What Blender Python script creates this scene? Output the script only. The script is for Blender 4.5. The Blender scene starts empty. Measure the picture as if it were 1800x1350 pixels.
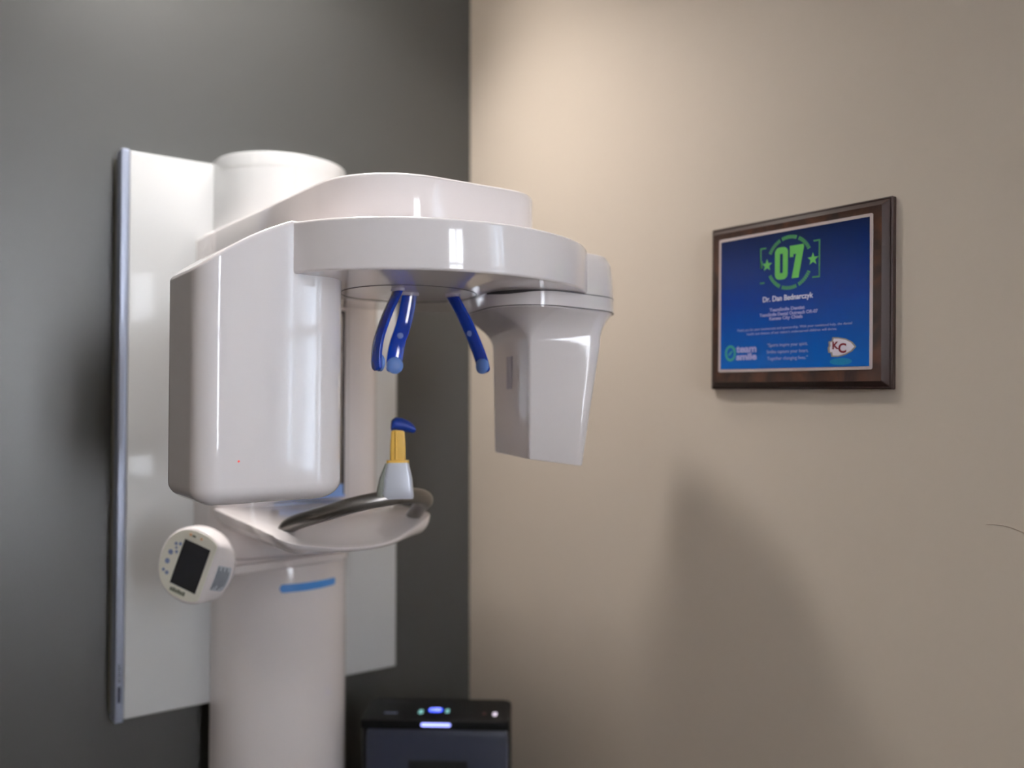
import bpy, math, random
from mathutils import Vector, Matrix

random.seed(7)
SC = bpy.context.scene
COL = SC.collection
PI = math.pi

# ---------------------------------------------------------------- camera
CAM = Vector((-1.196, -1.849, 1.5))
HEAD = math.radians(54.3)
PITCH = math.radians(1.52)
cd = bpy.data.cameras.new('camera')
cam = bpy.data.objects.new('camera', cd)
COL.objects.link(cam)
cam.location = CAM
cam.rotation_euler = (math.pi / 2 + PITCH, 0, HEAD - math.pi / 2)
cd.sensor_width = 36.0
cd.lens = 1509 / 1800 * 36
cd.clip_start = 0.05
cd.dof.use_dof = True
cd.dof.focus_distance = 1.20
cd.dof.aperture_fstop = 1.6
SC.camera = cam

# ---------------------------------------------------------------- world, light, exposure
SC.view_settings.view_transform = 'Standard'
SC.view_settings.look = 'None'
SC.view_settings.gamma = 1.0
SC.view_settings.use_curve_mapping = False
SC.view_settings.exposure = 0.0

world = bpy.data.worlds.new('daylight')
SC.world = world
world.use_nodes = True
bgn = world.node_tree.nodes['Background']
bgn.inputs['Color'].default_value = (0.62, 0.78, 1.0, 1)
bgn.inputs['Strength'].default_value = 2.0


def area_light(name, loc, target, sx, sy, watts, col, spread=180, shape='RECTANGLE'):
    l = bpy.data.lights.new(name, 'AREA')
    l.shape = shape
    l.size = sx
    if shape in ('RECTANGLE', 'ELLIPSE'):
        l.size_y = sy
    l.energy = watts
    l.color = col
    l.spread = math.radians(spread)
    o = bpy.data.objects.new(name, l)
    COL.objects.link(o)
    o.location = loc
    o.rotation_euler = (Vector(target) - Vector(loc)).to_track_quat('-Z', 'Y').to_euler()
    return o


ROOM_X0, ROOM_Y0, ROOM_H = -3.6, -3.4, 2.90
WARM = (1.0, 0.965, 0.92)
# recessed ceiling lamps of the room: (x, y, watts); the last two are added for fill
LAMPS = [(-0.74, -0.34, 9.8, 110), (-0.36, -0.30, 2.8, 84), (-2.5, -1.2, 5.0, 140), (-1.9, -2.6, 2.5, 140)]
# daylight entering by the two windows
WIN1 = dict(x0=-0.90, x1=-0.42, z0=1.0, z1=2.60)       # in the wall behind the camera
WIN2 = dict(y0=-2.60, y1=-1.86, z0=1.05, z1=2.45)      # in the beige wall, right of the view
area_light('window_daylight', ((WIN1['x0'] + WIN1['x1']) / 2, ROOM_Y0 - 0.16, 1.8), ((WIN1['x0'] + WIN1['x1']) / 2, 0, 1.8), 0.48, 1.6, 70, (0.97, 0.965, 1.0))
area_light('window_daylight', (0.135, (WIN2['y0'] + WIN2['y1']) / 2 - 0.14, 1.75), (-3, (WIN2['y0'] + WIN2['y1']) / 2 - 0.14, 1.75), 0.85, 1.4, 20, (0.75, 0.85, 1.0))


# ---------------------------------------------------------------- materials
def srgb(r, g, b):
    f = lambda c: (c / 255 / 12.92) if c / 255 <= 0.04045 else ((c / 255 + 0.055) / 1.055) ** 2.4
    return (f(r), f(g), f(b), 1)


def mat(name, color, rough=0.4, metal=0.0, coat=0.0, emit=None, estr=0.0, spec=0.5, noise=0.0, nscale=30.0, bump=0.0,
        trans=0.0, subsurf=0.0):
    m = bpy.data.materials.new(name)
    m.use_nodes = True
    nt = m.node_tree
    b = nt.nodes['Principled BSDF']
    b.inputs['Base Color'].default_value = color
    b.inputs['Roughness'].default_value = rough
    b.inputs['Metallic'].default_value = metal
    b.inputs['Coat Weight'].default_value = coat
    b.inputs['Coat Roughness'].default_value = 0.03
    b.inputs['Specular IOR Level'].default_value = spec
    b.inputs['Transmission Weight'].default_value = trans
    if emit:
        b.inputs['Emission Color'].default_value = emit
        b.inputs['Emission Strength'].default_value = estr
    if noise or bump:
        tc = nt.nodes.new('ShaderNodeTexCoord')
        nz = nt.nodes.new('ShaderNodeTexNoise')
        nz.inputs['Scale'].default_value = nscale
        nz.inputs['Detail'].default_value = 5
        nt.links.new(tc.outputs['Object'], nz.inputs['Vector'])
        if noise:
            mx = nt.nodes.new('ShaderNodeMixRGB')
            mx.inputs['Color1'].default_value = tuple(c * (1 - noise) for c in color[:3]) + (1,)
            mx.inputs['Color2'].default_value = tuple(min(1, c * (1 + noise)) for c in color[:3]) + (1,)
            nt.links.new(nz.outputs['Fac'], mx.inputs['Fac'])
            nt.links.new(mx.outputs['Color'], b.inputs['Base Color'])
        if bump:
            bp = nt.nodes.new('ShaderNodeBump')
            bp.inputs['Strength'].default_value = bump
            bp.inputs['Distance'].default_value = 0.002
            nt.links.new(nz.outputs['Fac'], bp.inputs['Height'])
            nt.links.new(bp.outputs['Normal'], b.inputs['Normal'])
    return m


def wood_mat():
    m = mat('walnut', srgb(70, 42, 28), 0.35, coat=0.3)
    nt = m.node_tree
    b = nt.nodes['Principled BSDF']
    tc = nt.nodes.new('ShaderNodeTexCoord')
    mp = nt.nodes.new('ShaderNodeMapping')
    mp.inputs['Scale'].default_value = (4.0, 3.0, 22.0)
    nz = nt.nodes.new('ShaderNodeTexNoise')
    nz.inputs['Scale'].default_value = 5
    nz.inputs['Detail'].default_value = 6
    nz.inputs['Distortion'].default_value = 1.2
    cr = nt.nodes.new('ShaderNodeValToRGB')
    cr.color_ramp.elements[0].position = 0.35
    cr.color_ramp.elements[0].color = srgb(40, 24, 17)
    cr.color_ramp.elements[1].position = 0.65
    cr.color_ramp.elements[1].color = srgb(88, 52, 34)
    nt.links.new(tc.outputs['Object'], mp.inputs['Vector'])
    nt.links.new(mp.outputs['Vector'], nz.inputs['Vector'])
    nt.links.new(nz.outputs['Fac'], cr.inputs['Fac'])
    nt.links.new(cr.outputs['Color'], b.inputs['Base Color'])
    return m


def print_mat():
    # printed blue gradient, brighter at the foot; its dull head partly paints in reflection
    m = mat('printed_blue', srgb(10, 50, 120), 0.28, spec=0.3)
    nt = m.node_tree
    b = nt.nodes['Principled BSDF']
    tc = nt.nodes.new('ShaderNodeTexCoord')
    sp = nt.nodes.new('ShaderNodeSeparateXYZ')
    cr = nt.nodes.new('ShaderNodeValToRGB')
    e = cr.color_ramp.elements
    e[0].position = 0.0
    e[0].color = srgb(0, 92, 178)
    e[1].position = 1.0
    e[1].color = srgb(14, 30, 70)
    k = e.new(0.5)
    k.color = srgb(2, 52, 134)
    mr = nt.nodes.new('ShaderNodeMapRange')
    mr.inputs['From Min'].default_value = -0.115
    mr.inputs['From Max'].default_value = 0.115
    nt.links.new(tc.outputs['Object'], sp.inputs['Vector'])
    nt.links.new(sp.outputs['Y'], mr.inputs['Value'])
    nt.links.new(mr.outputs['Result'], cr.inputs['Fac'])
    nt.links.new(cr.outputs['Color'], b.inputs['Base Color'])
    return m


M = {}
M['dark_wall'] = mat('dark_grey_paint', srgb(51, 51, 49), 0.42, spec=0.9, noise=0.02, nscale=60, bump=0.05)
M['beige_wall'] = mat('beige_paint', srgb(203, 190, 175), 0.5, noise=0.01, nscale=60, bump=0.05)
M['ceiling'] = mat('ceiling_paint', srgb(235, 233, 228), 0.9, noise=0.01, nscale=80, bump=0.1)
M['floor'] = mat('brown_floor', srgb(66, 54, 46), 0.5, noise=0.2, nscale=8)
M['trim'] = mat('white_trim', srgb(225, 222, 215), 0.4, noise=0.01)
M['shell'] = mat('gloss_white_shell', srgb(243, 236, 236), 0.09, coat=0.5, noise=0.004, nscale=4)
M['panel'] = mat('white_lacquer', srgb(206, 207, 208), 0.28, coat=0.3, noise=0.004, nscale=4)
M['rail'] = mat('anodised_aluminium', srgb(176, 184, 205), 0.35, metal=0.6, noise=0.02, nscale=50)
M['edge'] = mat('panel_edge_grey', srgb(150, 146, 136), 0.5, noise=0.02)
M['seam'] = mat('dark_seam', srgb(52, 48, 52), 0.6, noise=0.05)
M['handle'] = mat('grey_grip_metal', srgb(128, 124, 120), 0.33, metal=0.85, noise=0.02, nscale=60)
M['silver'] = mat('satin_silver', srgb(222, 226, 238), 0.30, metal=0.25, noise=0.01)
M['olive'] = mat('grey_side_cover', srgb(120, 122, 112), 0.4, noise=0.02)
M['yellow'] = mat('yellow_plastic', srgb(234, 188, 84), 0.35, noise=0.03, nscale=40)
M['blue'] = mat('blue_translucent_plastic', srgb(0, 50, 156), 0.12, coat=0.4, noise=0.04, nscale=20)
M['bitecap'] = mat('deep_blue_plastic', srgb(0, 44, 132), 0.45, noise=0.05, nscale=60)
M['pad'] = mat('light_blue_pad', srgb(92, 126, 192), 0.4, noise=0.03, nscale=60)
M['screw'] = mat('pale_blue_screw', srgb(110, 130, 190), 0.3, noise=0.03)
M['clear'] = mat('pale_socket_plastic', srgb(190, 184, 200), 0.2, noise=0.03)
M['band'] = mat('blue_stripe', srgb(70, 135, 205), 0.35, noise=0.02)
M['mirror'] = mat('patient_mirror', srgb(205, 205, 208), 0.05, metal=0.95, noise=0.005)
M['mblue'] = mat('light_blue_strip', srgb(140, 175, 235), 0.2, noise=0.02)
M['screen'] = mat('dark_screen', srgb(26, 28, 33), 0.25, noise=0.04)
M['face'] = mat('cream_faceplate', srgb(232, 229, 216), 0.4, noise=0.01)
M['icon'] = mat('blue_grey_key', srgb(120, 132, 165), 0.5, noise=0.05)
M['orange'] = mat('orange_mark', srgb(215, 160, 105), 0.5, noise=0.05)
M['mark'] = mat('olive_grey_lettering', srgb(100, 102, 88), 0.5, noise=0.25, nscale=400)
M['sticker'] = mat('grey_sticker', srgb(188, 193, 200), 0.4, noise=0.05)
M['navy'] = mat('navy_lettering', srgb(30, 34, 60), 0.5, noise=0.05)
M['wood'] = wood_mat()
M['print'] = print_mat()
M['bevelwood'] = mat('dark_walnut_edge', srgb(44, 26, 22), 0.3, noise=0.15, nscale=30)
M['silverline'] = mat('silver_border', srgb(205, 190, 186), 0.35, metal=0.2, noise=0.02)
M['green'] = mat('green_ink', srgb(98, 178, 84), 0.4, noise=0.10, nscale=300)
M['greend'] = mat('dull_green_ink', srgb(70, 145, 80), 0.4, noise=0.25, nscale=500)
M['teal'] = mat('teal_ink', srgb(0, 118, 165), 0.4, noise=0.15, nscale=200)
M['greenbadge'] = mat('badge_green_ink', srgb(60, 150, 130), 0.4, noise=0.10, nscale=300)
M['white'] = mat('white_ink', srgb(225, 220, 232), 0.4, noise=0.01)
M['lilac'] = mat('pale_lilac_ink', srgb(165, 160, 205), 0.4, noise=0.01)
M['red'] = mat('maroon_ink', srgb(120, 20, 38), 0.4, noise=0.05)
M['gold'] = mat('grey_gold_ink', srgb(150, 140, 130), 0.4, noise=0.05)
M['black'] = mat('black_satin_plastic', srgb(10, 11, 13), 0.5, spec=0.2, noise=0.05)
M['graphite'] = mat('graphite_plastic', srgb(40, 44, 60), 0.4, noise=0.03)
M['grille'] = mat('black_grille', srgb(14, 15, 18), 0.6, noise=0.1)
M['led'] = mat('blue_white_led', srgb(120, 130, 220), 0.4, emit=(0.36, 0.40, 1.0, 1), estr=1.9)
M['ledglow'] = mat('deep_blue_led', srgb(0, 40, 255), 0.4, emit=(0.0, 0.09, 1.0, 1), estr=1.2)
M['key'] = mat('teal_lit_key', srgb(90, 150, 150), 0.4, emit=(0.20, 0.45, 0.42, 1), estr=0.9)
M['dotlit'] = mat('white_lit_dot', srgb(200, 190, 210), 0.4, emit=(0.7, 0.62, 0.75, 1), estr=0.8)
M['redled'] = mat('red_indicator', srgb(200, 60, 60), 0.4, emit=(0.6, 0.06, 0.05, 1), estr=0.8)
M['dimred'] = mat('dim_red_indicator', srgb(70, 20, 24), 0.4, noise=0.05)
M['lamp'] = mat('lamp_diffuser', srgb(255, 245, 230), 0.4, emit=(1, 0.9, 0.78, 1), estr=8.0)
M['glass'] = mat('window_glass', (0.95, 0.98, 1, 1), 0.0, trans=1.0)
M['glass'].node_tree.nodes['Principled BSDF'].inputs['IOR'].default_value = 1.05


# ---------------------------------------------------------------- object helpers
def link(name, verts, faces, material, parent=None, angle=35, smooth=True, kind=None):
    me = bpy.data.meshes.new(name)
    me.from_pydata([tuple(v) for v in verts], [], faces)
    me.validate()
    o = bpy.data.objects.new(name, me)
    COL.objects.link(o)
    me.materials.append(M[material] if isinstance(material, str) else material)
    if smooth:
        for p in me.polygons:
            p.use_smooth = True
        me.set_sharp_from_angle(angle=math.radians(angle))
    if parent:
        o.parent = parent
    if kind:
        o['kind'] = kind
    return o


def empty(name, loc, label, cat, rotz=0, group=None):
    o = bpy.data.objects.new(name, None)
    COL.objects.link(o)
    o.location = loc
    o.rotation_euler = (0, 0, rotz)
    o.empty_display_size = 0.05
    o['label'] = label
    o['category'] = cat
    if group:
        o['group'] = group
    return o


def round_poly(pts, radii, seg=8):
    """plan outline (counter clockwise) with each corner filleted; constant point count per corner"""
    n = len(pts)
    out = []
    for i in range(n):
        p = Vector(pts[i]).to_2d()
        a = Vector(pts[i - 1]).to_2d()
        b = Vector(pts[(i + 1) % n]).to_2d()
        r = max(radii[i] if hasattr(radii, '__len__') else radii, 1e-4)
        u = (a - p).normalized()
        v = (b - p).normalized()
        ang = math.acos(max(-1, min(1, u.dot(v))))
        d = r / math.tan(ang / 2)
        d = min(d, (a - p).length * 0.495, (b - p).length * 0.495)
        r = d * math.tan(ang / 2)
        c = p + (u + v).normalized() * (r / math.sin(ang / 2))
        s = p + u * d - c
        e = p + v * d - c
        a0 = math.atan2(s.y, s.x)
        a1 = math.atan2(e.y, e.x)
        da = (a1 - a0 + PI) % (2 * PI) - PI
        for k in range(seg + 1):
            t = a0 + da * k / seg
            out.append((c.x + r * math.cos(t), c.y + r * math.sin(t)))
    return out


def inset(poly, d):
    """move every point of a counter clockwise outline inwards by d"""
    if abs(d) < 1e-9:
        return list(poly)
    n = len(poly)
    out = []
    for i in range(n):
        p = Vector(poly[i])
        j = 1
        while (p - Vector(poly[(i - j) % n])).length < 1e-6 and j < n - 1:
            j += 1
        a = Vector(poly[(i - j) % n])
        j = 1
        while (p - Vector(poly[(i + j) % n])).length < 1e-6 and j < n - 1:
            j += 1
        b = Vector(poly[(i + j) % n])
        t1 = (p - a).normalized()
        t2 = (b - p).normalized()
        n1 = Vector((-t1.y, t1.x))
        n2 = Vector((-t2.y, t2.x))
        nn = (n1 + n2).normalized()
        k = max(0.4, nn.dot(n1))
        out.append(tuple(p + nn * (d / k)))
    return out


def loft_data(sections, cap0=True, cap1=True):
    """sections: list of (poly2d, z) or lists of 3d points, equal length"""
    verts, faces = [], []
    n = None
    for s in sections:
        if isinstance(s, tuple) and len(s) == 2 and isinstance(s[1], (int, float)):
            ring = [(x, y, s[1]) for x, y in s[0]]
        else:
            ring = [tuple(p) for p in s]
        n = len(ring)
        verts += ring
    m = len(verts) // n
    for k in range(m - 1):
        for i in range(n):
            j = (i + 1) % n
            faces.append((k * n + i, k * n + j, (k + 1) * n + j, (k + 1) * n + i))
    if cap0:
        faces.append(tuple(reversed(range(n))))
    if cap1:
        faces.append(tuple(range((m - 1) * n, m * n)))
    return verts, faces


def solid_sections(plan, z0, z1, b0=0.003, b1=0.003, h0=None, h1=None, steps=5):
    """an upright prism with rounded bottom (inset b0 over height h0) and rounded top"""
    h0 = b0 if h0 is None else h0
    h1 = b1 if h1 is None else h1
    S = []
    if b0 > 0:
        for k in range(steps + 1):
            t = k / steps * PI / 2
            S.append((inset(plan, b0 * (1 - math.sin(t))), z0 + h0 * (1 - math.cos(t))))
    else:
        S.append((plan, z0))
    if b1 > 0:
        for k in range(steps + 1):
            t = k / steps * PI / 2
            S.append((inset(plan, b1 * (1 - math.cos(t))), z1 - h1 * (1 - math.sin(t))))
    else:
        S.append((plan, z1))
    return S


def solid(name, plan, z0, z1, material, parent=None, fn=None, kind=None, angle=35, **kw):
    v, f = loft_data(solid_sections(plan, z0, z1, **kw))
    if fn:
        v = [fn(*p) for p in v]
    return link(name, v, f, material, parent, kind=kind, angle=angle)


def rect(x0, y0, x1, y1):
    return [(x0, y0), (x1, y0), (x1, y1), (x0, y1)]


def box_data(x0, y0, z0, x1, y1, z1):
    v = [(x0, y0, z0), (x1, y0, z0), (x1, y1, z0), (x0, y1, z0), (x0, y0, z1), (x1, y0, z1), (x1, y1, z1), (x0, y1, z1)]
    f = [(3, 2, 1, 0), (4, 5, 6, 7), (0, 1, 5, 4), (1, 2, 6, 5), (2, 3, 7, 6), (3, 0, 4, 7)]
    return v, f


def box(name, x0, y0, z0, x1, y1, z1, material, parent=None, b=0.0, kind=None):
    if b > 0:
        plan = round_poly(rect(x0, y0, x1, y1), b, 4)
        return solid(name, plan, z0, z1, material, parent, b0=b, b1=b, steps=3, kind=kind)
    v, f = box_data(x0, y0, z0, x1, y1, z1)
    return link(name, v, f, material, parent, smooth=False, kind=kind)


def merge(parts):
    V, F = [], []
    for v, f in parts:
        k = len(V)
        V += list(v)
        F += [tuple(i + k for i in q) for q in f]
    return V, F


def catmull(pts, per=8):
    P = [Vector(p) for p in pts]
    P = [P[0] * 2 - P[1]] + P + [P[-1] * 2 - P[-2]]
    out = []
    for i in range(1, len(P) - 2):
        p0, p1, p2, p3 = P[i - 1:i + 3]
        for k in range(per):
            t = k / per
            out.append(0.5 * ((2 * p1) + (p2 - p0) * t + (2 * p0 - 5 * p1 + 4 * p2 - p3) * t * t + (3 * p1 - p0 - 3 * p2 + p3) * t ** 3))
    out.append(P[-2])
    return out


def tube_data(path, radius, n=16, caps=True, flat=None):
    """round tube along a 3d path; radius constant or function of t"""
    path = [Vector(p) for p in path]
    verts = []
    m = len(path)
    up = Vector((0, 0, 1))
    for i, p in enumerate(path):
        t = (path[min(i + 1, m - 1)] - path[max(i - 1, 0)]).normalized()
        s = t.cross(up)
        if s.length < 0.1:
            s = t.cross(Vector((0, 1, 0)))
        s.normalize()
        w = s.cross(t).normalized()
        r = radius(i / (m - 1)) if callable(radius) else radius
        for k in range(n):
            a = 2 * PI * k / n
            verts.append(p + s * (r * math.cos(a)) + w * (r * math.sin(a)))
    faces = []
    for i in range(m - 1):
        for k in range(n):
            j = (k + 1) % n
            faces.append((i * n + k, (i + 1) * n + k, (i + 1) * n + j, i * n + j))
    if caps:
        faces.append(tuple(range(n)))
        faces.append(tuple(reversed(range((m - 1) * n, m * n))))
    return verts, faces


def frame_matrix(origin, n, roll=0.0):
    """local x = right seen from the front, y = up, z = outward normal"""
    n = Vector(n).normalized()
    u = Vector((0, 0, 1)).cross(n).normalized()
    v = n.cross(u).normalized()
    c, s = math.cos(roll), math.sin(roll)      # roll > 0 turns clockwise seen from the front
    u2 = u * c - v * s
    v2 = u * s + v * c
    mt = Matrix((u2, v2, n)).transposed().to_4x4()
    mt.translation = Vector(origin)
    return mt


# flat artwork in a local xy plane, raised by a thin thickness
def slab_data(pts, z0, z1):
    n = len(pts)
    v = [(x, y, z0) for x, y in pts] + [(x, y, z1) for x, y in pts]
    f = [tuple(reversed(range(n))), tuple(range(n, 2 * n))]
    f += [(i, (i + 1) % n, (i + 1) % n + n, i + n) for i in range(n)]
    return v, f


def disc_pts(cx, cy, r, n=24, ry=None):
    ry = r if ry is None else ry
    return [(cx + r * math.cos(2 * PI * k / n), cy + ry * math.sin(2 * PI * k / n)) for k in range(n)]


def star_pts(cx, cy, r, rot=PI / 2):
    return [(cx + (r if k % 2 == 0 else r * 0.42) * math.cos(rot + PI * k / 5),
             cy + (r if k % 2 == 0 else r * 0.42) * math.sin(rot + PI * k / 5)) for k in range(10)]


def text_mesh(name, body, size, x, y, z, material, parent, width=None, align='CENTER', bold=0.0, shear=0.0):
    c = bpy.data.curves.new(name, 'FONT')
    c.body = body
    c.size = size
    c.align_x = align
    c.align_y = 'CENTER'
    c.extrude = 0.00015
    c.offset = bold
    c.shear = shear
    c.resolution_u = 4
    t = bpy.data.objects.new(name, c)
    COL.objects.link(t)
    dg = bpy.context.evaluated_depsgraph_get()
    me = bpy.data.meshes.new_from_object(t.evaluated_get(dg))
    bpy.data.objects.remove(t)
    xs = [v.co.x for v in me.vertices]
    ys = [v.co.y for v in me.vertices]
    sx = width / (max(xs) - min(xs)) if width else 1.0
    mx, my = (max(xs) + min(xs)) / 2, (max(ys) + min(ys)) / 2
    for v in me.vertices:
        v.co.x = (v.co.x - mx) * sx
        v.co.y = v.co.y - my
    me.materials.clear()
    me.materials.append(M[material])
    o = bpy.data.objects.new(name, me)
    COL.objects.link(o)
    o.location = (x, y, z)
    o.parent = parent
    return o


# ================================================================= the room
T = 0.12
box('floor', ROOM_X0 - T, ROOM_Y0 - T, -0.1, T, T, 0.0, 'floor', kind='structure')
box('ceiling', ROOM_X0 - T, ROOM_Y0 - T, ROOM_H, T, T, ROOM_H + 0.1, 'ceiling', kind='structure')
box('wall_back', ROOM_X0 - T, 0.0, 0, T, T, ROOM_H, 'dark_wall', kind='structure')
box('wall_left', ROOM_X0 - T, ROOM_Y0, 0, ROOM_X0, 0, ROOM_H, 'beige_wall', kind='structure')


def wall_with_hole(name, axis, a0, a1, h0, h1, z0, z1, c0, c1, material):
    """wall running along axis from a0 to a1 with an opening h0..h1, z0..z1; c0..c1 its thickness"""
    R = [(a0, h0, 0, ROOM_H), (h1, a1, 0, ROOM_H), (h0, h1, 0, z0), (h0, h1, z1, ROOM_H)]
    P = []
    for s0, s1, q0, q1 in R:
        P.append(box_data(s0, c0, q0, s1, c1, q1) if axis == 'x' else box_data(c0, s0, q0, c1, s1, q1))
    v, f = merge(P)
    return link(name, v, f, material, smooth=False, kind='structure')


wall_with_hole('wall_front', 'x', ROOM_X0 - T, T, WIN1['x0'], WIN1['x1'], WIN1['z0'], WIN1['z1'], ROOM_Y0 - T, ROOM_Y0, 'beige_wall')
wr = wall_with_hole('wall_right', 'y', ROOM_Y0, 0, WIN2['y0'], WIN2['y1'], WIN2['z0'], WIN2['z1'], 0, T, 'beige_wall')
# faint hairline scratch in the paint of the beige wall
sc_path = catmull([(-0.0002, -1.279, 1.342), (-0.0002, -1.30, 1.3425), (-0.0002, -1.318, 1.339), (-0.0002, -1.335, 1.332), (-0.0002, -1.352, 1.325)], 5)
v, f = tube_data(sc_path, 0.0005, 6)
link('scratch', v, f, mat('scratch_brown', srgb(158, 142, 126), 0.7, noise=0.1), wr)


def window(name, axis, a0, a1, z0, z1, c, bars):
    """frame with glazing bars and one pane; c = plane coordinate"""
    w = 0.045
    P, d0, d1 = [], c - 0.03, c + 0.03
    spans = [(a0, a0 + w, z0, z1), (a1 - w, a1, z0, z1), (a0, a1, z0, z0 + w), (a0, a1, z1 - w, z1),
             (a0, a1, (z0 + z1) / 2 - 0.02, (z0 + z1) / 2 + 0.02)]
    for k in range(1, bars):
        s = a0 + (a1 - a0) * k / bars
        spans.append((s - 0.012, s + 0.012, z0, z1))
    for s0, s1, q0, q1 in spans:
        P.append(box_data(s0, d0, q0, s1, d1, q1) if axis == 'x' else box_data(d0, s0, q0, d1, s1, q1))
    v, f = merge(P)
    fr = link(name, v, f, 'trim', smooth=False, kind='structure')
    if axis == 'x':
        v, f = box_data(a0 + w, c - 0.003, z0 + w, a1 - w, c + 0.003, z1 - w)
    else:
        v, f = box_data(c - 0.003, a0 + w, z0 + w, c + 0.003, a1 - w, z1 - w)
    link('pane', v, f, 'glass', fr, smooth=False)


window('window_1', 'x', WIN1['x0'], WIN1['x1'], WIN1['z0'], WIN1['z1'], ROOM_Y0 - 0.07, 2)
window('window_2', 'y', WIN2['y0'], WIN2['y1'], WIN2['z0'], WIN2['z1'], 0.07, 3)
box('baseboard_back', ROOM_X0, -0.014, 0, 0, 0, 0.10, 'trim', kind='structure')
box('baseboard_right', -0.014, ROOM_Y0, 0, 0, -0.014, 0.10, 'trim', kind='structure')

# recessed ceiling lamps, light and fitting together; the last two are unseen added fill
where = ['straight above the x-ray unit', 'closest to the corner of the dark and beige walls', 'added for fill in the middle of the room', 'added for fill near the front wall']
for i, (lx, ly, lw, lsp) in enumerate(LAMPS):
    e = empty('ceiling_lamp', (lx, ly, ROOM_H), 'round recessed ceiling downlight ' + where[i], 'ceiling lamp', group='recessed ceiling downlights')
    ring_o, ring_i = disc_pts(0, 0, 0.125, 32), disc_pts(0, 0, 0.105, 32)
    v, f = loft_data([(ring_o, 0.0), (ring_o, -0.008), (ring_i, -0.008), (ring_i, 0.0)], False, False)
    link('trim_ring', v, f, 'trim', e)
    v, f = slab_data(disc_pts(0, 0, 0.105, 32), -0.003, 0.0)
    link('diffuser', v, f, 'lamp', e)
    area_light('lamp_light', (lx, ly, ROOM_H - 0.012), (lx, ly, 0), 0.20, 0.20, lw, WARM, lsp, 'DISK').name = 'lamp_light'

# ================================================================= the panoramic x-ray unit
AX, AY = -0.53, -0.645
XR = empty('dental_xray_unit', (-0.54, -0.09, 0),
           'large white wall-mounted dental panoramic x-ray machine with overhead rotating arm', 'x-ray machine')


def P_(o):      # parts are modelled in room coordinates, then hung on the empty
    o.parent = XR
    o.matrix_parent_inverse = Matrix.Translation(-Vector(XR.location))
    return o


# ---- wall panel: two wings, spine, aluminium rail
PZ0, PZ1 = 0.902, 1.998
P_(solid('back_panel', round_poly(rect(-0.832, -0.070, -0.247, -0.004), [0.002, 0.004, 0.002, 0.002], 5), PZ0, PZ1, 'panel', b0=0.002, b1=0.002))
rl = P_(solid('edge_rail', round_poly(rect(-0.848, -0.0715, -0.833, -0.030), [0.002] * 4, 3), PZ0 - 0.004, PZ1 + 0.002, 'rail', b0=0.001, b1=0.001))
rl['label'] = 'bluish aluminium edge rail'
P_(box('edge_strip', -0.846, -0.030, PZ0, -0.834, -0.003, PZ1 - 0.006, 'edge'))
# small printed markings near the foot of the rail
P = [box_data(-0.8435, -0.0722, 0.936, -0.8385, -0.0714, 0.966)]
for k in range(9):
    P.append(box_data(-0.8430, -0.0722, 0.975 + k * 0.004, -0.8385 - (k % 3) * 0.001, -0.0714, 0.9768 + k * 0.004))
v, f = merge(P)
link('rail_marking', v, f, 'navy', rl, smooth=False)


def half_round(cx, cy, a, b, ywall, n=40):
    """plan of a column: half ellipse in front, straight back to the wall panel"""
    pts = [(cx - a, ywall)]
    for k in range(n + 1):
        t = PI + PI * k / n
        pts.append((cx + a * math.cos(t), cy + b * math.sin(t)))
    pts.append((cx + a, ywall))
    return pts


# ---- columns
lower = P_(solid('column', half_round(-0.535, -0.100, 0.135, 0.130, -0.069), 0.0, 1.195, 'shell', b0=0.001, b1=0.003))
upper = P_(solid('upper_column', half_round(-0.538, -0.095, 0.134, 0.128, -0.069), 1.80, 2.004, 'panel', b0=0.001, b1=0.002))
# seams of the upper column
ringp = half_round(-0.538, -0.095, 0.1343, 0.1283, -0.069)
v, f = loft_data([(ringp, 1.9765), (ringp, 1.9775)], False, False)
link('seam', v, f, mat('light_seam', srgb(205, 205, 200), 0.5, noise=0.02), upper).matrix_parent_inverse = Matrix.Translation(Vector((0, 0, 0)))
tt = math.radians(262)
sx_, sy_ = -0.538 + 0.1343 * math.cos(tt), -0.095 + 0.1283 * math.sin(tt)
v, f = box_data(sx_ - 0.0006, sy_ - 0.0006, 1.80, sx_ + 0.0006, sy_ + 0.001, 1.9765)
link('seam', v, f, bpy.data.materials['light_seam'], upper, smooth=False)

# blue stripe wrapped round the lower column
N = 44
ta, tb = math.radians(249), math.radians(303)
outer, verts, faces = [], [], []
for k in range(N + 1):
    s = k / N
    t = ta + (tb - ta) * s
    e_ = min(1, s / 0.05, (1 - s) / 0.05)
    hh = 0.0080 * math.sqrt(max(0.0, 1 - (1 - e_) ** 2)) * (1.0 - 0.12 * s) + 0.0001
    zc = 1.146
    for rr in (0.0, 0.0008):
        x = -0.535 + (0.135 + rr) * math.cos(t)
        y = -0.100 + (0.130 + rr) * math.sin(t)
        verts += [(x, y, zc - hh), (x, y, zc + hh)]
for k in range(N):
    a = 4 * k
    b = a + 4
    faces += [(a + 2, b + 2, b + 3, a + 3), (a + 1, a + 3, b + 3, b + 1), (a, b, b + 2, a + 2)]
st = link('blue_stripe', verts, faces, 'band', lower)
st['label'] = 'blue stripe across the column'

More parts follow.
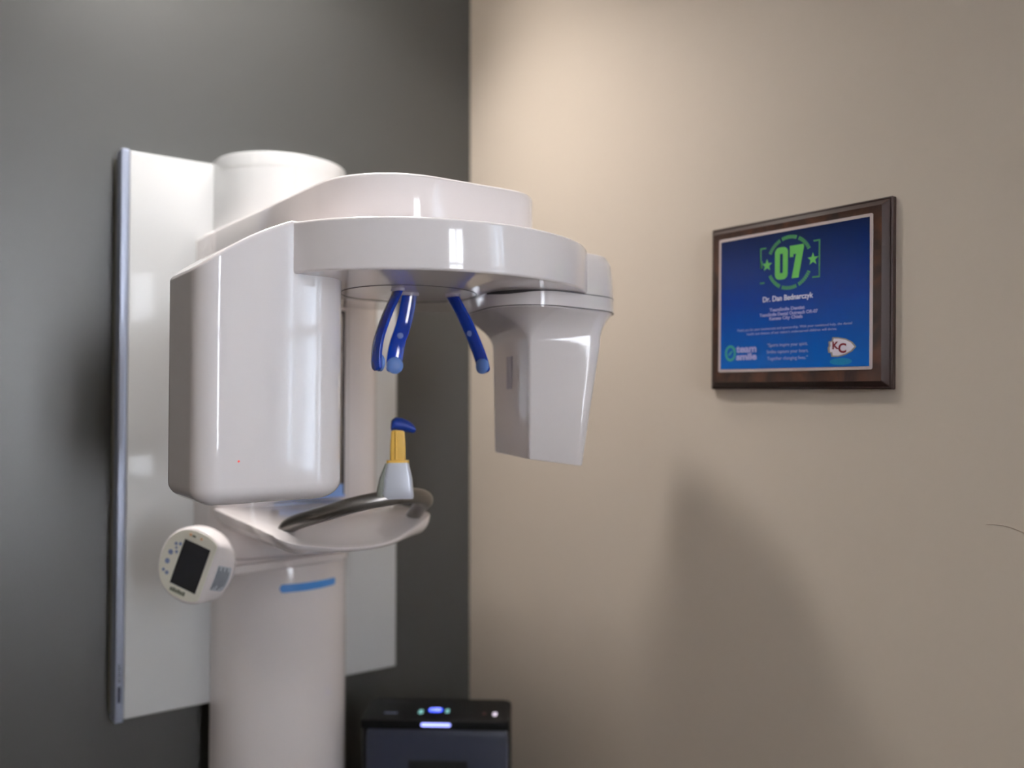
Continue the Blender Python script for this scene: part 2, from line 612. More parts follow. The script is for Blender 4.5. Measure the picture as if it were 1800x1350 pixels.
# ---- carriage (lift body) and overhead arm
car_plan = round_poly([(-0.705, -0.069), (-0.705, -0.235), (-0.352, -0.235), (-0.352, -0.069)], [0.001, 0.075, 0.095, 0.001], 12)
car = P_(solid('carriage', car_plan, 1.212, 1.838, 'shell', b0=0.003, b1=0.004))
arm_plan = round_poly([(-0.705, -0.10), (-0.685, -0.50), (-0.674, -0.757), (-0.332, -0.763), (-0.338, -0.50), (-0.352, -0.10)],
                      [0.02, 0.30, 0.140, 0.080, 0.3, 0.02], 16)
arm = P_(solid('overhead_arm', arm_plan, 1.752, 1.842, 'shell', b0=0.003, b1=0.006))
# vertical panel line of the carriage right of the mirror
v, f = box_data(-0.4475, -0.2362, 1.315, -0.4463, -0.2345, 1.75)
link('seam', v, f, bpy.data.materials['light_seam'], car, smooth=False)

# ---- patient mirror on the carriage
mir = P_(box('mirror', -0.602, -0.259, 1.345, -0.469, -0.2345, 1.690, 'mirror', b=0.002))
mir['label'] = 'tall narrow patient mirror'
link('mirror_frame', *merge([box_data(-0.4695, -0.262, 1.322, -0.4665, -0.2346, 1.692), box_data(-0.6045, -0.262, 1.322, -0.6015, -0.2346, 1.692),
                             box_data(-0.602, -0.262, 1.689, -0.469, -0.2346, 1.692)]), 'seam', mir, smooth=False)
lg = link('mirror_foot_strip', *merge([box_data(-0.6015, -0.264, 1.3215, -0.4665, -0.2346, 1.3262), box_data(-0.6015, -0.262, 1.3266, -0.4690, -0.2346, 1.3462)]),
          'mblue', mir, smooth=False)  # light blue strip along the foot of the mirror
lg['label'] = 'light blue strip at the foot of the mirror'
# shallow recessed cover below the mirror
P_(box('front_cover', -0.600, -0.2385, 1.255, -0.462, -0.2345, 1.314, 'rail', b=0.0015))

# ---- rotor (C-arm) ring and its bearing disc
def ellipse(cx, cy, a, b, n=96):
    return [(cx + a * math.cos(2 * PI * k / n), cy + b * math.sin(2 * PI * k / n)) for k in range(n)]


RZ0, RZ1 = 1.680, 1.751
rotor = P_(solid('rotor', ellipse(-0.508, -0.650, 0.272, 0.246), RZ0, RZ1, 'shell', b0=0.004, b1=0.005))
# gap ring round the turntable under the rotor
r1, r2 = disc_pts(AX, AY + 0.005, 0.1085, 64), disc_pts(AX, AY + 0.005, 0.1070, 64)
v, f = loft_data([(r1, RZ0), (r1, RZ0 - 0.0007), (r2, RZ0 - 0.0007), (r2, RZ0)], False, False)
link('turntable_gap', v, f, 'seam', rotor)

# ---- tube head: large box hanging at the left
def top_slope(x, y, z):
    if z > 1.60:
        t = max(0.0, min(1.0, (x + 0.888) / 0.125))
        lift = 0.0735 * (t + 0.09 * math.sin(PI * t))
        k = (z - 1.60) / 0.079
        z = z + lift * min(1, k)
    return (x, y, z)


tube_plan_c = [(-0.889, -0.743), (-0.765, -0.739), (-0.680, -0.735), (-0.658, -0.600), (-0.760, -0.560), (-0.886, -0.560)]
tube_plan = round_poly(tube_plan_c, [0.030, 0.8, 0.065, 0.05, 0.3, 0.045], 14)
# subdivide the straight front edge so that the sloping top bends smoothly
dense = []
for i in range(len(tube_plan)):
    a, b = Vector(tube_plan[i]), Vector(tube_plan[(i + 1) % len(tube_plan)])
    dense.append(tuple(a))
    L = (b - a).length
    if L > 0.012:
        k = int(L / 0.008)
        for j in range(1, k):
            dense.append(tuple(a + (b - a) * j / k))
S = solid_sections(dense, 1.371, 1.679, b0=0.034, b1=0.005, h0=0.025, h1=0.005, steps=8)
S.insert(9, (dense, 1.60))
v, f = loft_data(S, True, False)
v = [top_slope(*p) for p in v]
# top: concentric rings so the sloping top stays smooth
n = len(dense)
base = len(v) - n
cxm, cym = -0.768, -0.645
prev = base
ringv = [v[base + i] for i in range(n)]
for lev in (0.75, 0.5, 0.25, 0.06):
    k0 = len(v)
    for i in range(n):
        x = cxm + (ringv[i][0] - cxm) * lev
        y = cym + (ringv[i][1] - cym) * lev
        v.append(top_slope(x, y, 1.679))
    for i in range(n):
        j = (i + 1) % n
        f.append((prev + i, prev + j, k0 + j, k0 + i))
    prev = k0
f.append(tuple(range(prev, prev + n)))
tubeh = link('tube_head', v, f, 'shell', angle=50)
P_(tubeh)
tubeh['label'] = 'large white box housing on the left of the rotor'
# joint line between tube head and rotor
jy = -0.650 - 0.246 * math.sqrt(max(0, 1 - ((-0.764 + 0.505) / 0.270) ** 2))
# tiny red indicator on the front face
v, f = loft_data([[(-0.8345 + 0.0014 * math.cos(a), -0.7412 + q, 1.4295 + 0.0014 * math.sin(a)) for a in [2 * PI * k / 12 for k in range(12)]] for q in (0.004, -0.0006)])
link('indicator_light', v, f, 'redled', tubeh)

# ---- sensor head: flared, tapering housing hanging at the right
def mixp(A, B, t):
    return [((a[0] * (1 - t) + b[0] * t), (a[1] * (1 - t) + b[1] * t)) for a, b in zip(A, B)]


col_plan = round_poly([(-0.462, -0.830), (-0.218, -0.802), (-0.150, -0.600), (-0.400, -0.560)], [0.075, 0.085, 0.06, 0.06], 14)
body_top = round_poly([(-0.372, -0.748), (-0.262, -0.806), (-0.180, -0.600), (-0.322, -0.560)], [0.006, 0.022, 0.05, 0.030], 14)
body_bot = round_poly([(-0.372, -0.748), (-0.296, -0.795), (-0.215, -0.620), (-0.326, -0.568)], [0.006, 0.012, 0.04, 0.030], 14)
S = [(inset(body_bot, 0.006), 1.412), (inset(body_bot, 0.0015), 1.4125), (body_bot, 1.415), (mixp(body_bot, body_top, 0.5), 1.51), (body_top, 1.600)]
for k in range(1, 9):
    q = k / 8
    S.append((mixp(body_top, inset(col_plan, 0.003), q ** 1.7), 1.600 + 0.054 * q ** 0.75))
S += [(inset(col_plan, 0.0028), 1.656), (col_plan, 1.6565), (inset(col_plan, 0.001), 1.70), (inset(col_plan, 0.004), 1.735), (inset(col_plan, 0.012), 1.748), (inset(col_plan, 0.03), 1.753)]
v, f = loft_data(S)


def tiltb(x, y, z):
    if z < 1.56:
        k = (1.56 - z) / 0.15
        z += k * (0.010 * (y + 0.748) / 0.18 + 0.004 - 0.010 * max(0, (x + 0.372) / 0.08))
    return (x, y, z)


v = [tiltb(*p) for p in v]
sens = P_(link('sensor_head', v, f, 'shell', angle=40))
sens['label'] = 'flared white housing on the right of the rotor'
cp0, cp1 = inset(col_plan, -0.0004), inset(col_plan, 0.004)
v, f = loft_data([(cp0, 1.6553), (cp0, 1.6563), (cp1, 1.6563), (cp1, 1.6553)], False, False)
link('seam', v, f, 'seam', sens)
# dark line, widening at the left, where the head meets the underside of the rotor
gp = [p for p in col_plan if p[1] < -0.66]
gp.sort(key=lambda p: math.atan2(p[1] + 0.68, p[0] + 0.30))
gv, gf = [], []
for i, (x, y) in enumerate(gp):
    d_ = (Vector((x, y)) - Vector((-0.30, -0.68))).normalized() * 0.0006
    q = i / (len(gp) - 1)
    h_ = 0.0012 + 0.0048 * math.exp(-((q - 0.16) / 0.13) ** 2)
    gv += [(x + d_.x, y + d_.y, 1.6795), (x + d_.x, y + d_.y, 1.6795 - h_)]
    if i:
        k = 2 * (i - 1)
        gf.append((k, k + 1, k + 3, k + 2))
link('gap', gv, gf, 'seam', sens, smooth=False)
# narrow sensor slot and faint marking on the inner face
cA, cB = Vector((-0.372, -0.748, 0)), Vector((-0.322, -0.560, 0))
dd = (cB - cA).normalized()
nn = Vector((dd.y, -dd.x, 0)) * -1
def inner_strip(s0, s1, z0, z1, th):
    a, b = cA + dd * s0, cA + dd * s1
    q = [a + nn * th, b + nn * th, b - nn * 0.003, a - nn * 0.003]
    return loft_data([[tuple(Vector((p.x, p.y, z))) for p in q] for z in (z0, z1)])
v, f = inner_strip(0.073, 0.098, 1.53, 1.585, 0.0012)
link('sensor_window', v, f, 'clear', sens, smooth=False)

# ---- temple and forehead supports (blue prongs hanging from the turntable)
def prong(name, path, side, width, label, inner):
    """flat curved band; side = direction of the band's width, inner = direction of its inner face"""
    side = Vector(side).normalized()
    C = catmull(path, 8)
    m = len(C)
    verts, faces = [], []
    K = 12
    for i, p in enumerate(C):
        t = (C[min(i + 1, m - 1)] - C[max(i - 1, 0)]).normalized()
        nrm = side.cross(t).normalized()
        s = i / (m - 1)
        w = width * (1.0 + 0.06 * s)
        if s > 0.90:
            w *= math.sqrt(max(0.02, 1 - ((s - 0.90) / 0.10) ** 2))
        th = 0.0042
        for k in range(K):
            a = 2 * PI * k / K
            ca, sa = math.cos(a), math.sin(a)
            r = (abs(ca) ** 4 + abs(sa) ** 4) ** -0.25
            verts.append(p + side * (w / 2 * ca * r) + nrm * (th * sa * r))
    for i in range(m - 1):
        for k in range(K):
            j = (k + 1) % K
            faces.append((i * K + k, (i + 1) * K + k, (i + 1) * K + j, i * K + j))
    faces += [tuple(range(K)), tuple(reversed(range((m - 1) * K, m * K)))]
    o = P_(link(name, verts, faces, 'blue', angle=60))
    o['label'] = label
    # pad at the tip, on the inner face
    inner = Vector(inner).normalized()
    tip = Vector(path[-1]) + Vector((0, 0, width * 0.50)) + inner * 0.004
    u = side
    w_ = Vector((0, 0, 1))
    ring = lambda r, off: [tuple(tip + inner * off + u * (r * math.cos(2 * PI * k / 24)) + w_ * (r * 1.02 * math.sin(2 * PI * k / 24))) for k in range(24)]
    R = width * 0.53
    v, f = loft_data([ring(R, -0.002), ring(R, 0.002), ring(R * 0.8, 0.0040), ring(R * 0.4, 0.0052)])
    link('tip_pad', v, f, 'pad', o)
    # screw half way up
    q = C[int(m * 0.40)] + inner * 0.0035
    R2 = width * 0.20
    ring2 = lambda r, off: [tuple(q + inner * off + u * (r * math.cos(2 * PI * k / 16)) + w_ * (r * math.sin(2 * PI * k / 16))) for k in range(16)]
    v, f = loft_data([ring2(R2, -0.001), ring2(R2, 0.0016), ring2(R2 * 0.7, 0.0022)])
    link('screw', v, f, 'screw', o)
    # clear socket where it enters the turntable
    top = Vector(path[0])
    v, f = loft_data([[tuple(top + side * (width * 0.62 * math.cos(a)) + inner.cross(Vector((0, 0, 1))).cross(Vector((0, 0, 1))) * (0.009 * math.sin(a)) + Vector((0, 0, zz)))
                       for a in [2 * PI * k / 20 for k in range(20)]] for zz in (-0.0005, 0.0042)])
    link('socket', v, f, 'clear', o)
    return o


ZT = RZ0 - 0.004
prong('temple_support', [(-0.577, -0.690, ZT), (-0.598, -0.697, 1.640), (-0.616, -0.704, 1.600), (-0.622, -0.708, 1.570), (-0.621, -0.709, 1.553)],
      (-0.05, 1.0, 0), 0.0235, 'left blue temple support, seen nearly edge-on', (1, 0.05, 0))
prong('forehead_support', [(-0.538, -0.655, ZT), (-0.544, -0.650, 1.635), (-0.551, -0.640, 1.600), (-0.554, -0.636, 1.572), (-0.554, -0.636, 1.553)],
      (1, -0.35, 0), 0.0245, 'middle blue forehead support facing the camera', (-0.30, -0.95, 0))
prong('temple_support', [(-0.474, -0.682, ZT), (-0.461, -0.697, 1.640), (-0.449, -0.708, 1.603), (-0.441, -0.716, 1.572), (-0.438, -0.718, 1.553)],
      (0.25, -0.97, 0), 0.0235, 'right blue temple support', (-1, -0.25, 0))

# ---- chin rest: bowl-shaped shelf with handle and bite block
shelf_plan = round_poly([(-0.700, -0.10), (-0.702, -0.540), (-0.560, -0.592), (-0.393, -0.488), (-0.385, -0.10)], [0.01, 0.050, 0.30, 0.055, 0.01], 16)
SS = []
for k in range(10):
    t = k / 9 * PI / 2
    SS.append((inset(shelf_plan, 0.045 * (1 - math.sin(t))), 1.262 + 0.046 * (1 - math.cos(t))))
SS += [(inset(shelf_plan, 0.0012), 1.3092), (inset(shelf_plan, 0.004), 1.3100), *[([(x + (-0.545 - x) * q, y + (-0.36 - y) * q) for x, y in shelf_plan], 1.3104) for q in (0.08, 0.16, 0.25, 0.35, 0.45, 0.58, 0.72, 0.88)]]
v, f = loft_data(SS)


def smile(x, y, z):
    """the front of the shelf is cut down in a curve that is lowest in the middle"""
    q = max(0.0, min(1.0, (-0.415 - y) / 0.165))
    q = q * q * (3 - 2 * q)
    w = max(0.0, 1 - 0.5 * ((x + 0.575) / 0.165) ** 2)
    k = max(0.0, min(1.0, (z - 1.262) / 0.046))
    return (x, y, z - 0.036 * q * w * k)


v = [smile(*p) for p in v]
shelf = P_(link('chin_rest_shelf', v, f, 'shell', angle=40))
shelf['label'] = 'white bowl-shaped shelf carrying the grab handle'
hp = catmull([(-0.668, -0.455, 1.284), (-0.666, -0.495, 1.308), (-0.634, -0.556, 1.330), (-0.590, -0.592, 1.346), (-0.535, -0.606, 1.354),
              (-0.488, -0.592, 1.352), (-0.450, -0.556, 1.340), (-0.433, -0.505, 1.322), (-0.430, -0.458, 1.288)], 10)
v, f = tube_data(hp, 0.0128, 20)
grip = P_(link('grab_handle', v, f, 'handle', angle=60))
grip['label'] = 'bent dark metal grab handle'
# bite block holder: tapering block saddled on the handle
BX, BY = -0.5345, -0.612
un = Vector((0.90, -0.44, 0)).normalized()     # the holder's width direction
fn_ = Vector((-0.44, -0.90, 0)).normalized()   # towards the patient


def hold_sec(w, d, z, sh=0.0, r=0.25):
    pts = round_poly([(-w / 2, -d / 2), (w / 2, -d / 2), (w / 2, d / 2), (-w / 2, d / 2)], min(w, d) * r, 5)
    return [tuple(Vector((BX, BY, z)) + un * (x + sh) - fn_ * y) for x, y in pts]


v, f = loft_data([hold_sec(0.049, 0.026, 1.352), hold_sec(0.051, 0.029, 1.356), hold_sec(0.050, 0.031, 1.364), hold_sec(0.046, 0.030, 1.385), hold_sec(0.036, 0.022, 1.407), hold_sec(0.034, 0.020, 1.410)])
holder = P_(link('bite_holder', v, f, 'silver', angle=50))
v, f = loft_data([hold_sec(0.010, 0.030, 1.347, -0.030), hold_sec(0.010, 0.030, 1.360, -0.029), hold_sec(0.009, 0.024, 1.385, -0.0245), hold_sec(0.006, 0.016, 1.409, -0.0165)])
link('side_cover', v, f, 'olive', holder, angle=50)
v, f = loft_data([hold_sec(0.036, 0.018, 1.409), hold_sec(0.036, 0.018, 1.4135), hold_sec(0.025, 0.012, 1.4140), hold_sec(0.0245, 0.012, 1.440), hold_sec(0.022, 0.012, 1.458), hold_sec(0.018, 0.011, 1.466)])
stem = P_(link('bite_stem', v, f, 'yellow', angle=40))
stem['label'] = 'yellow bite block stem'
v, f = loft_data([hold_sec(0.0035, 0.0165, 1.4150, -0.0035), hold_sec(0.0035, 0.0155, 1.4600, -0.0030)])
link('stem_rib', v, f, 'yellow', stem)
# saddle-shaped blue bite pad
prof = [(-0.0175, 0.001, 0.004), (-0.0165, 0.003, 0.0110), (-0.010, 0.0055, 0.0140), (0.000, 0.0045, 0.0138), (0.010, 0.0015, 0.0122), (0.018, -0.002, 0.0100), (0.0215, -0.0035, 0.0060), (0.0225, -0.004, 0.002)]
rings = []
for x, zc, h in prof:
    c = Vector((BX + 0.000, BY, 1.4665 + zc)) + un * (x + 0.006)
    rings.append([tuple(c - fn_ * (0.011 * math.cos(2 * PI * k / 16)) + Vector((0, 0, h * 0.8 * math.sin(2 * PI * k / 16)))) for k in range(16)])
v, f = loft_data(rings)
bp_ = P_(link('bite_pad', v, f, 'bitecap', angle=60))
bp_['label'] = 'dark blue bite pad'

# ---- lower tray and control display
tray_plan = round_poly([(-0.700, -0.09), (-0.712, -0.300), (-0.620, -0.292), (-0.452, -0.266), (-0.420, -0.09)], [0.01, 0.022, 0.2, 0.050, 0.01], 12)
tray = P_(solid('tray', tray_plan, 1.196, 1.2125, 'shell', b0=0.006, b1=0.002))
tray['label'] = 'thin white tray between carriage and column'
nd = (math.cos(math.radians(221)), math.sin(math.radians(221)), 0.04)
CD = Vector((-0.778, -0.318, 1.226))
cp = bpy.data.objects.new('control_display', None)


def super_disc(r, sq, k=64):
    out = []
    for i in range(k):
        a = 2 * PI * i / k
        c, s = math.cos(a), math.sin(a)
        q = (abs(c) ** sq + abs(s) ** sq) ** (-1 / sq)
        out.append((r * c * q, r * s * q))
    return out


clipx = lambda P, m: [(min(x, m), y) for x, y in P]
FM = frame_matrix(CD, nd, math.radians(20))
dp = super_disc(0.0665, 2.15)
v, f = loft_data([(inset(dp, 0.016), -0.040), (inset(dp, 0.006), -0.0385), (inset(dp, 0.0015), -0.034), (dp, -0.026), (clipx(inset(dp, 0.0015), 0.0415), -0.004), (clipx(inset(dp, 0.0035), 0.0385), -0.0008), (clipx(inset(dp, 0.005), 0.0370), 0.0)])
disp = link('control_display', v, f, 'shell', angle=50)
disp.parent = XR
disp.matrix_parent_inverse = Matrix.Translation(-Vector(XR.location))
disp.matrix_basis = FM
disp['label'] = 'round white control display tilted beside the panel'
bpy.data.objects.remove(cp)
v, f = slab_data(clipx(inset(super_disc(0.0655, 2.3), 0.0060), 0.0362), -0.0002, 0.0012)
link('faceplate', v, f, 'face', disp, smooth=False)
v, f = slab_data([(-0.026, -0.0405), (0.0265, -0.0405), (0.0265, 0.0395), (-0.026, 0.0395)], 0.001, 0.0020)
link('screen', v, f, 'screen', disp, smooth=False)
keys = [(-0.0395, 0.0255, 0.0030), (-0.0315, 0.0280, 0.0030), (-0.0365, 0.0190, 0.0022), (-0.0440, 0.0080, 0.0046), (-0.0335, 0.0125, 0.0028),
        (-0.0445, -0.0085, 0.0046), (-0.0460, -0.0250, 0.0030), (-0.0380, -0.0275, 0.0036)]
for kx, ky, kr in keys:
    v, f = slab_data(disc_pts(kx, ky, kr, 18), 0.001, 0.0018)
    link('key', v, f, 'icon', disp, smooth=False)
v, f = merge([slab_data([(-0.022 + k * 0.0052, -0.0530), (-0.0175 + k * 0.0052, -0.0530), (-0.0175 + k * 0.0052, -0.0470 + (k % 2) * 0.001), (-0.022 + k * 0.0052, -0.0470 + (k % 2) * 0.001)], 0.001, 0.0017) for k in range(6)])
link('nameplate', v, f, 'mark', disp, smooth=False)
v, f = slab_data(disc_pts(-0.0185, 0.0500, 0.0024, 14), 0.001, 0.0017)
link('status_mark', v, f, 'orange', disp, smooth=False)
v, f = slab_data([(-0.0150, 0.0480), (-0.0080, 0.0480), (-0.0080, 0.0515), (-0.0150, 0.0515)], 0.001, 0.0017)
link('status_mark', v, f, 'mark', disp, smooth=False)
v, f = slab_data(disc_pts(0.0035, 0.0505, 0.0022, 14), 0.001, 0.0017)
link('status_mark', v, f, 'orange', disp, smooth=False)
# grey rating sticker on the side rim with lines of print
def facet_patch(t0, t1, y0, y1, off):
    xr = lambda y: math.sqrt(0.0660 ** 2 - y * y)
    nn_ = Vector((0.026, 0, 0.026)).normalized() * off
    vv = []
    for i in range(7):
        y = y0 + (y1 - y0) * i / 6
        for t in (t0, t1):
            vv.append(Vector((0.0400 + (xr(y) - 0.0400) * t, y, -0.003 - 0.023 * t)) + nn_)
    return vv, [(2 * i, 2 * i + 1, 2 * i + 3, 2 * i + 2) for i in range(6)]


v, f = facet_patch(0.22, 0.92, -0.027, 0.018, 0.0010)
stk = link('sticker', v, f, 'sticker', disp)
stk['label'] = 'grey sticker with fine print'
P = []
for k in range(6):
    P.append(facet_patch(0.27 + k * 0.10, 0.31 + k * 0.10, -0.025 + (k % 3) * 0.004, 0.016 - (k % 2) * 0.006, 0.0014))
v, f = merge(P)
link('print', v, f, 'graphite', stk)
# bracket from the tray to the display
v, f = tube_data(catmull([(-0.600, -0.262, 1.205), (-0.670, -0.268, 1.206), (-0.715, -0.276, 1.212), (-0.752, -0.295, 1.222)], 6), lambda t: 0.0085 + 0.010 * t, 18)
P_(link('display_bracket', v, f, 'shell', angle=60))

# ================================================================= award plaque on the beige wall
PQ = empty('wall_plaque', (0, 0, 0), 'dark walnut award plaque with a blue certificate plate on the beige wall', 'plaque')
PQ.matrix_world = frame_matrix((0, -0.983, 1.671), (-1, 0, 0), math.radians(1.0))
bw, bh = 0.172, 0.1425


def rects(w, h, z, r=0.002):
    return [(x, y, z) for x, y in round_poly([(-w, -h), (w, -h), (w, h), (-w, h)], r, 3)]


v, f = loft_data([rects(bw, bh, 0.0005), rects(bw, bh, 0.008), rects(bw - 0.002, bh - 0.002, 0.010), rects(bw - 0.004, bh - 0.004, 0.010), rects(bw - 0.012, bh - 0.012, 0.0185)], True, False)
link('bevel', v, f, 'bevelwood', PQ, angle=20)
v, f = loft_data([rects(bw - 0.012, bh - 0.012, 0.004), rects(bw - 0.012, bh - 0.012, 0.0186)])
bd = link('board', v, f, 'wood', PQ, smooth=False)
pc = Vector((0.0, 0.0035, 0))
v, f = slab_data([(x, y + 0.0035) for x, y in round_poly(rect(-0.1465, -0.1165, 0.1465, 0.1165), 0.003, 4)], 0.0184, 0.0196)
link('border', v, f, 'silverline', PQ, smooth=False)
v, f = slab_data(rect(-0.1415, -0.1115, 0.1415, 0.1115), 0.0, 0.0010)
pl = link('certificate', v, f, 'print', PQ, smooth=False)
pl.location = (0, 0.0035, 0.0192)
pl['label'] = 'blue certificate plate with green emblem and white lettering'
ZP = 0.0012
txt = []


def merge_text(name, items, material, label=None):
    o = None
    V, F = [], []
    for (body, size, x, y, width, bold) in items:
        t = text_mesh('tmp', body, size, 0, 0, 0, material, None, width, bold=bold)
        k = len(V)
        V += [(p.co.x + x, p.co.y + y, p.co.z + ZP) for p in t.data.vertices]
        F += [tuple(i + k for i in q.vertices) for q in t.data.polygons]
        bpy.data.objects.remove(t)
    o = link(name, V, F, material, pl, smooth=False)
    if label:
        o['label'] = label
    return o


# emblem: large 07 in a lettered ring with stars and brackets
def digit0(cx, w, h, cut):
    o = round_poly([(cx - w, -h), (cx + w, -h), (cx + w, h), (cx - w, h)], w * 0.7, 4)
    i = round_poly([(cx - w * .24, -h * .60), (cx + w * .24, -h * .60), (cx + w * .24, h * .60), (cx - w * .24, h * .60)], w * 0.10, 4)
    return o, i


EY = 0.0600
def ring_slab(o, i, z0, z1):
    n_ = len(o)
    vv = [(x, y, z0) for x, y in o] + [(x, y, z1) for x, y in o] + [(x, y, z1) for x, y in i] + [(x, y, z0) for x, y in i]
    ff = []
    for k in range(n_):
        j = (k + 1) % n_
        ff += [(k, j, j + n_, k + n_), (k + n_, j + n_, j + 2 * n_, k + 2 * n_), (k + 2 * n_, j + 2 * n_, j + 3 * n_, k + 3 * n_)]
    return vv, ff


o0, i0 = digit0(-0.0150, 0.0125, 0.0265, 0)
o0 = [(x, y + EY) for x, y in o0]
i0 = [(x, y + EY) for x, y in i0]
seven = [(0.0015, EY + 0.0265), (0.0270, EY + 0.0265), (0.0278, EY + 0.0220), (0.0180, EY - 0.0265), (0.0050, EY - 0.0265), (0.0135, EY + 0.0125), (0.0078, EY + 0.0125), (0.0078, EY + 0.0080), (0.0015, EY + 0.0080)]
v, f = merge([ring_slab(o0, i0, 0.0008, ZP + 0.0002), slab_data(list(reversed(seven)), 0.0008, ZP + 0.0002)])
link('emblem_number', v, f, 'green', pl, smooth=False)
for sx_ in (-0.0435, 0.0445):
    v, f = slab_data(star_pts(sx_, EY, 0.0105), 0.0008, ZP)
    link('emblem_star', v, f, 'green', pl, smooth=False)
# ring lettering: small blocks of letters following the circle
R0, R1 = 0.0385, 0.0445
for a0, a1, m_ in ((25, 155, 26), (205, 335, 26)):
    P = []
    for k in range(m_):
        if k % 9 == 8:
            continue
        s0 = math.radians(a0 + (a1 - a0) * (k + 0.12) / m_)
        s1 = math.radians(a0 + (a1 - a0) * (k + 0.86) / m_)
        P.append(slab_data([(R0 * math.cos(s0), EY + R0 * math.sin(s0)), (R1 * math.cos(s0), EY + R1 * math.sin(s0)),
                            (R1 * math.cos(s1), EY + R1 * math.sin(s1)), (R0 * math.cos(s1), EY + R0 * math.sin(s1))], 0.0008, ZP))
    v, f = merge(P)
    link('emblem_ring_lettering', v, f, 'greend', pl, smooth=False)
xo = 0.0575
v, f = slab_data(rect(-xo, EY - 0.030, -xo + 0.009, EY - 0.0275), 0.0008, ZP)
link('emblem_bracket', v, f, 'greend', pl, smooth=False)
P = [slab_data(rect(-xo, EY - 0.004, -xo + 0.0025, EY + 0.030), 0.0008, ZP), slab_data(rect(-xo, EY + 0.0275, -xo + 0.012, EY + 0.030), 0.0008, ZP),
     slab_data(rect(-xo, EY - 0.004, -xo + 0.0045, EY + 0.008), 0.0008, ZP)]
v, f = merge(P)
link('emblem_bracket', v, f, 'greend', pl, smooth=False)
P = [slab_data(rect(xo - 0.0025, EY - 0.030, xo, EY + 0.030), 0.0008, ZP), slab_data(rect(xo - 0.012, EY + 0.0275, xo, EY + 0.030), 0.0008, ZP),
     slab_data(rect(xo - 0.014, EY - 0.030, xo, EY - 0.0275), 0.0008, ZP)]
v, f = merge(P)
link('emblem_bracket', v, f, 'greend', pl, smooth=False)

merge_text('heading', [('Dr. Dan Bednarczyk', 0.0125, -0.003, 0.0020, 0.0965, 0.00018)], 'white')
merge_text('lettering', [('TeamSmile Dentist', 0.0074, -0.004, -0.0150, 0.068, 0.00022),
                         ('TeamSmile Dental Outreach OR-07', 0.0074, -0.002, -0.0225, 0.112, 0.00022),
                         ('Kansas City Chiefs', 0.0074, -0.006, -0.0300, 0.064, 0.00022),
                         ('Thank you for your involvement and sponsorship. With your continued help, the dental', 0.0055, 0.004, -0.0460, 0.219, 0.0),
                         ("health and dreams of our nation's underserved children will thrive.", 0.0055, 0.002, -0.0525, 0.172, 0.0),
                         ('\u201cSports inspire your spirit.', 0.0078, -0.003, -0.0740, 0.078, 0.0),
                         ('Smiles capture your heart.', 0.0078, -0.003, -0.0850, 0.080, 0.0),
                         ('Together changing lives.\u201d', 0.0078, -0.003, -0.0960, 0.078, 0.0)], 'lilac')
# round green badge and stacked word at the lower left
bo, bi = disc_pts(-0.1195, -0.0840, 0.0118, 32, 0.0140), disc_pts(-0.1195, -0.0840, 0.0080, 32, 0.0098)
v, f = merge([ring_slab(bo, bi, 0.0008, ZP), slab_data([(-0.1260, -0.0880), (-0.1195, -0.0865), (-0.1130, -0.0780), (-0.1190, -0.0815)], 0.0008, ZP)])
link('badge', v, f, 'greenbadge', pl, smooth=False)
merge_text('wordmark', [('team', 0.0175, -0.0855, -0.0780, 0.043, 0.0006), ('smile', 0.0155, -0.0850, -0.0905, 0.043, 0.0006)], 'lilac')
# arrowhead logo
ah = [(0.0285, 0.0), (0.0215, 0.0075), (0.0105, 0.0128), (-0.003, 0.0155), (-0.0125, 0.0160), (-0.0135, 0.0105), (-0.0195, 0.0095), (-0.0185, 0.0030),
      (-0.0205, 0.0), (-0.0195, -0.0080), (-0.0150, -0.0085), (-0.0140, -0.0145), (-0.0030, -0.0150), (0.0105, -0.0120), (0.0215, -0.0070)]
ax_, ay_ = 0.0925, -0.0815
v, f = slab_data([(ax_ + x, ay_ + y) for x, y in ah][::-1], 0.0008, ZP)
lg1 = link('arrowhead_logo', v, f, 'gold', pl, smooth=False)
v, f = slab_data([(ax_ + 0.0007 + x * 0.86, ay_ + y * 0.86) for x, y in ah][::-1], 0.0011, ZP + 0.0003)
lg2 = link('arrowhead_logo', v, f, 'white', pl, smooth=False)
for nm, body, dx, dy, sz in (('logo_letter', 'K', -0.0065, 0.0030, 0.0155), ('logo_letter', 'C', 0.0050, -0.0015, 0.0200)):
    t = text_mesh('tmp', body, sz, 0, 0, 0, 'red', None, None, bold=0.0006)
    V = [(p.co.x + ax_ + dx, p.co.y + ay_ + dy, p.co.z + ZP + 0.0005) for p in t.data.vertices]
    F = [tuple(q.vertices) for q in t.data.polygons]
    bpy.data.objects.remove(t)
    link(nm, V, F, 'red', pl, smooth=False)
v, f = slab_data(disc_pts(ax_ + 0.002, -0.1035, 0.019, 28, 0.0055), 0.0008, ZP)  # teal shadow of the arrowhead, drawn as a flat ink ellipse
link('logo_shadow', v, f, 'teal', pl, smooth=False)

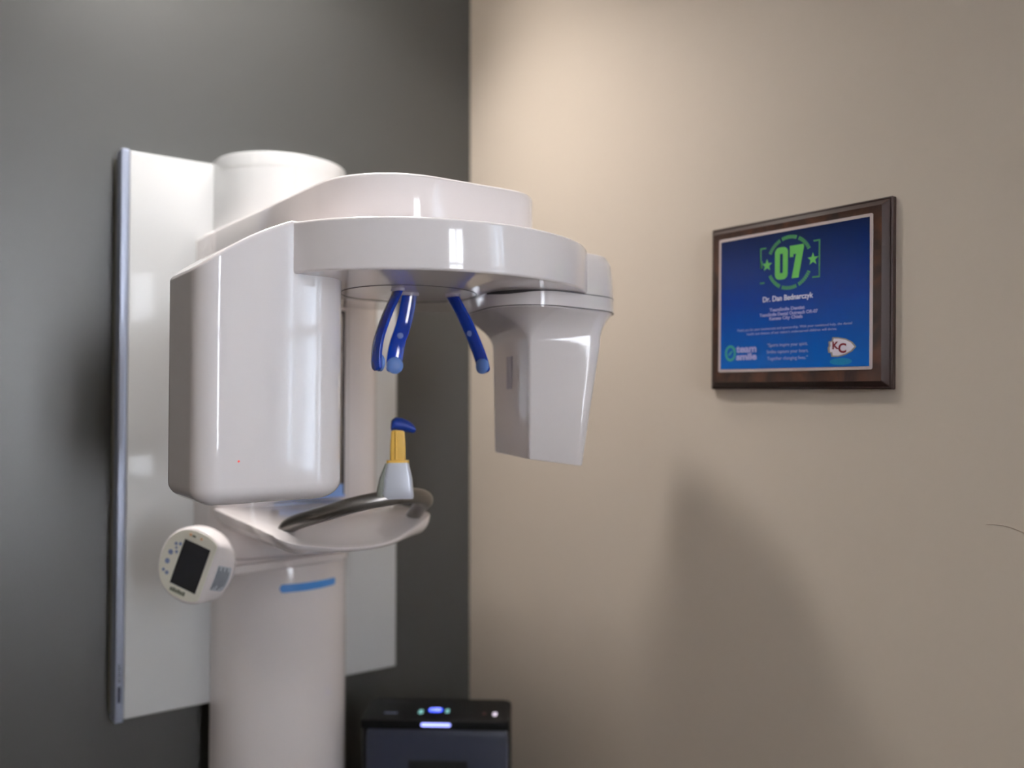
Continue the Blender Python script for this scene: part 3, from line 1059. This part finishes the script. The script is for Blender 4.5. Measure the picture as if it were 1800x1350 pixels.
# ================================================================= air purifier in the corner
PW, PD, PH = 0.300, 0.120, 0.871
hd = math.radians(232)
AP = empty('air_purifier', (-0.302, -0.339, 0), 'black and graphite standing air purifier with lit blue display, in the corner', 'air purifier')
AP.rotation_euler = (0, 0, hd + PI / 2)       # local -y is the front
body_p = round_poly([(-PW / 2, 0), (PW / 2, 0), (PW / 2, PD), (-PW / 2, PD)], [0.012, 0.012, 0.03, 0.03], 6)
solid('body', body_p, 0.0, PH - 0.012, 'black', AP, b0=0.006, b1=0.002)
v, f = loft_data([(inset(round_poly([(-PW / 2 + 0.012, -0.010), (PW / 2 - 0.002, -0.010), (PW / 2 - 0.002, 0.02), (-PW / 2 + 0.012, 0.02)], 0.004, 3), q), z)
                  for q, z in ((0.003, 0.03), (0, 0.033), (0, 0.839), (0.002, 0.847), (0.006, 0.8535))])
fp = link('front_panel', v, f, 'graphite', AP)
P = []
for k in range(24):
    x = -0.050 + k * 0.0048
    P.append(box_data(x, -0.0118, 0.30, x + 0.0030, -0.009, 0.790))
P.append(box_data(-0.052, -0.0106, 0.298, 0.066, -0.009, 0.792))
v, f = merge(P)
link('grille', v, f, 'grille', AP, smooth=False)
top_p = round_poly([(-PW / 2, -0.012), (PW / 2, -0.012), (PW / 2, PD), (-PW / 2, PD)], [0.006, 0.006, 0.022, 0.022], 6)
ct = solid('control_top', top_p, PH - 0.0175, PH, 'black', AP, b0=0.002, b1=0.003)


def pill(name, x, y, w, h, material, th=0.0010):
    pts = round_poly([(x - w, y - h), (x + w, y - h), (x + w, y + h), (x - w, y + h)], min(w, h) * 0.98, 6)
    v, f = slab_data(pts, PH - 0.0005, PH + th)
    return link(name, v, f, material, ct, smooth=False)


DXC = 0.003
lb = round_poly([(-0.030, -0.0036), (0.030, -0.0036), (0.030, 0.0036), (-0.030, 0.0036)], 0.0035, 6)
v, f = loft_data([[(x + DXC, yy, z + PH - 0.0075) for x, z in lb] for yy in (-0.0132, -0.0110)])
link('light_bar', v, f, 'led', ct, smooth=False)
pill('display_glow', DXC - 0.008, 0.050, 0.0150, 0.0120, 'ledglow', 0.0006)
t = text_mesh('tmp', '100', 0.026, 0, 0, 0, 'led', None, 0.022, bold=0.0004)
V = [(p.co.x + DXC - 0.008, p.co.y + 0.050, p.co.z + PH + 0.0012) for p in t.data.vertices]
F = [tuple(q.vertices) for q in t.data.polygons]
bpy.data.objects.remove(t)
link('display_digits', V, F, 'led', ct, smooth=False)
pill('button', DXC - 0.037, 0.038, 0.0045, 0.0110, 'key')
pill('button', DXC + 0.017, 0.044, 0.0040, 0.0100, 'key')
pill('indicator', DXC + 0.116, 0.030, 0.0045, 0.0100, 'dotlit')
pill('indicator', DXC + 0.094, 0.032, 0.0030, 0.0070, 'dimred')
P = [slab_data(rect(-0.108 + k * 0.0055, 0.026, -0.104 + k * 0.0055, 0.034), PH - 0.0005, PH + 0.0004) for k in range(5)]
v, f = merge(P)
link('nameplate', v, f, 'icon', ct, smooth=False)
